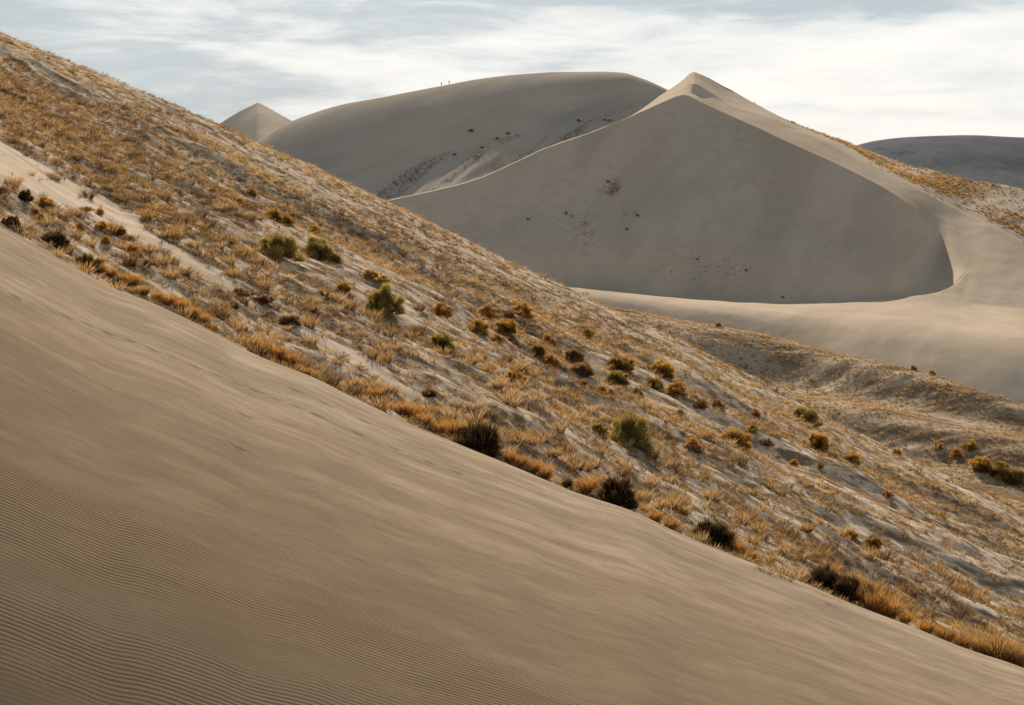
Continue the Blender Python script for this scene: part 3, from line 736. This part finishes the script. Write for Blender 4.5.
# pale pebbles on the foreground sand
X, Y = PF[...,0], PF[...,1]
dens = ((Y > 10) & (Y < 28))*1.0
Qp = scatter(PF, 120, dens); ico = [(1,0,0),(-1,0,0),(0,1,0),(0,-1,0),(0,0,1),(0,0,-1)]; fc = [(0,2,4),(2,1,4),(1,3,4),(3,0,4),(2,0,5),(1,2,5),(3,1,5),(0,3,5)]
vs, fs = [], []
for i, q in enumerate(Qp):
    s = random.uniform(.006, .016); fs += [tuple(a+6*i for a in t) for t in fc]
    vs += [(q[0]+a*s*random.uniform(.7,1.3), q[1]+b*s, q[2]+.004+cc*s*.6) for a, b, cc in ico]
o = mesh_np('pebbles', np.array(vs), np.array(fs), M_peb); o['kind'] = 'stuff'; o['label'] = 'tiny pale pebbles strewn over the foreground sand'; o['category'] = 'pebbles'

# ------------------------------------------------------------------ two walkers on the far ridge
def skin(name, pts, edges, rad, mat, parent, root=0):
    me = bpy.data.meshes.new(name); me.from_pydata(pts, edges, []); me.materials.append(mat)
    o = bpy.data.objects.new(name, me); COL.objects.link(o); o.parent = parent
    md = o.modifiers.new('s', 'SKIN'); sub = o.modifiers.new('d', 'SUBSURF'); sub.levels = sub.render_levels = 1
    for i, r in enumerate(rad):
        me.skin_vertices[0].data[i].radius = (r, r*.8); me.skin_vertices[0].data[i].use_root = (i == root)
    return o
def person(loc, rz, label, jc, tc, stride, arm):
    r = bpy.data.objects.new('person', None); COL.objects.link(r); r.location = loc; r.rotation_euler = (0,0,rz)
    r['label'] = label; r['category'] = 'person'
    sk = plain('skin', (.35,.22,.15)); jk = plain('jacket_cloth', jc); tr = plain('trouser_cloth', tc); hr = plain('hair', (.04,.025,.015))
    s = stride
    pts = [(0,0,.98),(0,0,1.2),(0,0,1.42),(0,0,1.52),(0,-.01,1.63),(0,0,1.72),
           (-.10,0,.93),(-.11,s*.5,.50),(-.11,s+.02,.08),(-.11,s-.14,.03),(.10,0,.93),(.11,-s*.3,.50),(.11,-s+.04,.08),(.11,-s-.12,.03),
           (-.19,0,1.42),(-.25,.02,1.14),(-.24-arm*.1,-.12,.92),(-.25-arm*.1,-.16,.82),(.19,0,1.42),(.25,-.02,1.14),(.26,-.10,.92),(.26,-.14,.82)]
    ed = [(0,1),(1,2),(2,3),(3,4),(4,5),(0,6),(6,7),(7,8),(8,9),(0,10),(10,11),(11,12),(12,13),(2,14),(14,15),(15,16),(16,17),(2,18),(18,19),(19,20),(20,21)]
    rad = [.13,.13,.13,.06,.10,.08,.085,.06,.042,.04,.085,.06,.042,.04,.06,.042,.03,.035,.06,.042,.03,.035]
    skin('body', pts, ed, rad, sk, r)
    J = [0,1,2,14,15,16,18,19,20]; jp = [pts[i] for i in J]; je = [(0,1),(1,2),(2,3),(3,4),(4,5),(2,6),(6,7),(7,8)]
    skin('jacket', jp, je, [.155,.155,.15,.078,.06,.048,.078,.06,.048], jk, r)
    T_ = [0,6,7,8,10,11,12]; skin('trousers', [pts[i] for i in T_], [(0,1),(1,2),(2,3),(0,4),(4,5),(5,6)], [.145,.105,.078,.06,.105,.078,.06], tr, r)
    skin('hair', [(0,.02,1.68),(0,.03,1.77)], [(0,1)], [.11,.08], hr, r)
for x, rz, lb, jc, tc, st, am in [(441,.6,'left of two tiny walkers on the far dune ridge, pale clothing','b',0,.12,1),(449,-.4,'right of two tiny walkers on the far dune ridge, dark clothing','d',0,.22,0)]:
    i = int(round((x-pB[0])/1.3)); colm = PB[:,i]; yy = HZ-F*colm[:,2]/colm[:,1]; k = int(np.argmin(yy))
    person(colm[k]-np.array([0,0,.1]), rz, lb, (.28,.25,.22) if jc == 'b' else (.03,.03,.035), (.10,.09,.08) if jc == 'b' else (.02,.02,.025), st, am)

# ------------------------------------------------------------------ light
SE, SA = math.radians(33), math.radians(7)       # sun elevation; azimuth left of straight ahead
sd = np.array([-math.cos(SE)*math.sin(SA), math.cos(SE)*math.cos(SA), math.sin(SE)])
from mathutils import Vector
ld = bpy.data.lights.new('sun', 'SUN'); ld.energy = 5.0; ld.angle = math.radians(.6); ld.color = (1, .87, .70)
lo = bpy.data.objects.new('sun', ld); COL.objects.link(lo); lo.rotation_euler = Vector(sd).to_track_quat('Z', 'Y').to_euler()

w = bpy.data.worlds.new('World'); scn.world = w; w.use_nodes = True; w.node_tree.nodes.clear(); n = N(w.node_tree)
sky = n('ShaderNodeTexSky', sky_type='NISHITA'); sky.sun_disc = False; sky.sun_elevation = SE; sky.sun_rotation = -SA; sky.dust_density = 2.0
dirv = n('ShaderNodeTexCoord').outputs['Generated']
sp = n('ShaderNodeSeparateXYZ', i_0=dirv); el = sp.outputs[2]; xx = sp.outputs[0]
# cloud layer: long flat streaks that climb slightly to the right
mp = n('ShaderNodeMapping', i_Vector=dirv, i_Rotation=(0, math.radians(12), 0), i_Scale=(4.6, 4.6, 30))
wp = noise(n, mp.outputs[0], .9, 3, .5)
wv = n('ShaderNodeVectorMath', operation='ADD', i_0=mp.outputs[0], i_1=n('ShaderNodeCombineXYZ', i_0=0.0, i_1=0.0, i_2=math_(n, 'MULTIPLY', wp, 1.6)).outputs[0])
c1_ = noise(n, wv.outputs[0], 1.0, 6, .55, .3)
mp2 = n('ShaderNodeMapping', i_Vector=dirv, i_Location=(3.1,0,7.7), i_Rotation=(0, math.radians(8), 0), i_Scale=(9, 9, 48))
c2_ = noise(n, mp2.outputs[0], 1.0, 6, .6, .4)
cl = math_(n, 'ADD', math_(n, 'MULTIPLY', c1_, .60), math_(n, 'MULTIPLY', c2_, .40))
# thinner and brighter to the right and near the horizon
bias = math_(n, 'ADD', cl, math_(n, 'ADD', math_(n, 'MULTIPLY', xx, .27), math_(n, 'MULTIPLY', el, -1.3)))
lit = rng_(n, bias, .36, .60)
mid = mixc(n, rng_(n, bias, .30, .46), (.48,.56,.61,1), (.76,.80,.815,1))
clc = mixc(n, lit, mid, (1.0,.978,.935,1))
clear = mixc(n, 1.0, sky.outputs[0], (.10,.10,.10,1), 'MULTIPLY')
# unseen sky overhead and behind is dimmed to hold the ambient light down
dim = rng_(n, el, .10, .40, 1.0, .40); back = rng_(n, sp.outputs[1], -.3, .8, .90, 1.0)
k = math_(n, 'MULTIPLY', dim, back)
cc = n('ShaderNodeVectorMath', operation='SCALE', i_0=clc, i_3=k)
mixw = mixc(n, .93, clear, cc.outputs[0])
bg = n('ShaderNodeBackground', i_Color=mixw, i_Strength=1.0)
wo = n('ShaderNodeOutputWorld'); w.node_tree.links.new(bg.outputs[0], wo.inputs[0])

# ------------------------------------------------------------------ camera
cd = bpy.data.cameras.new('camera'); cd.lens = 50; cd.sensor_width = 36; cd.clip_end = 60000; cd.clip_start = .3
cd.shift_y = -(352.5-HZ)/1024
co = bpy.data.objects.new('camera', cd); COL.objects.link(co); co.location = (0,0,0); co.rotation_euler = (math.pi/2, 0, 0); scn.camera = co
scn.view_settings.view_transform = 'Standard'; scn.view_settings.look = 'None'; scn.view_settings.exposure = 0; scn.view_settings.gamma = 1
scn.render.engine = 'CYCLES'; scn.render.resolution_x = 1024; scn.render.resolution_y = 705
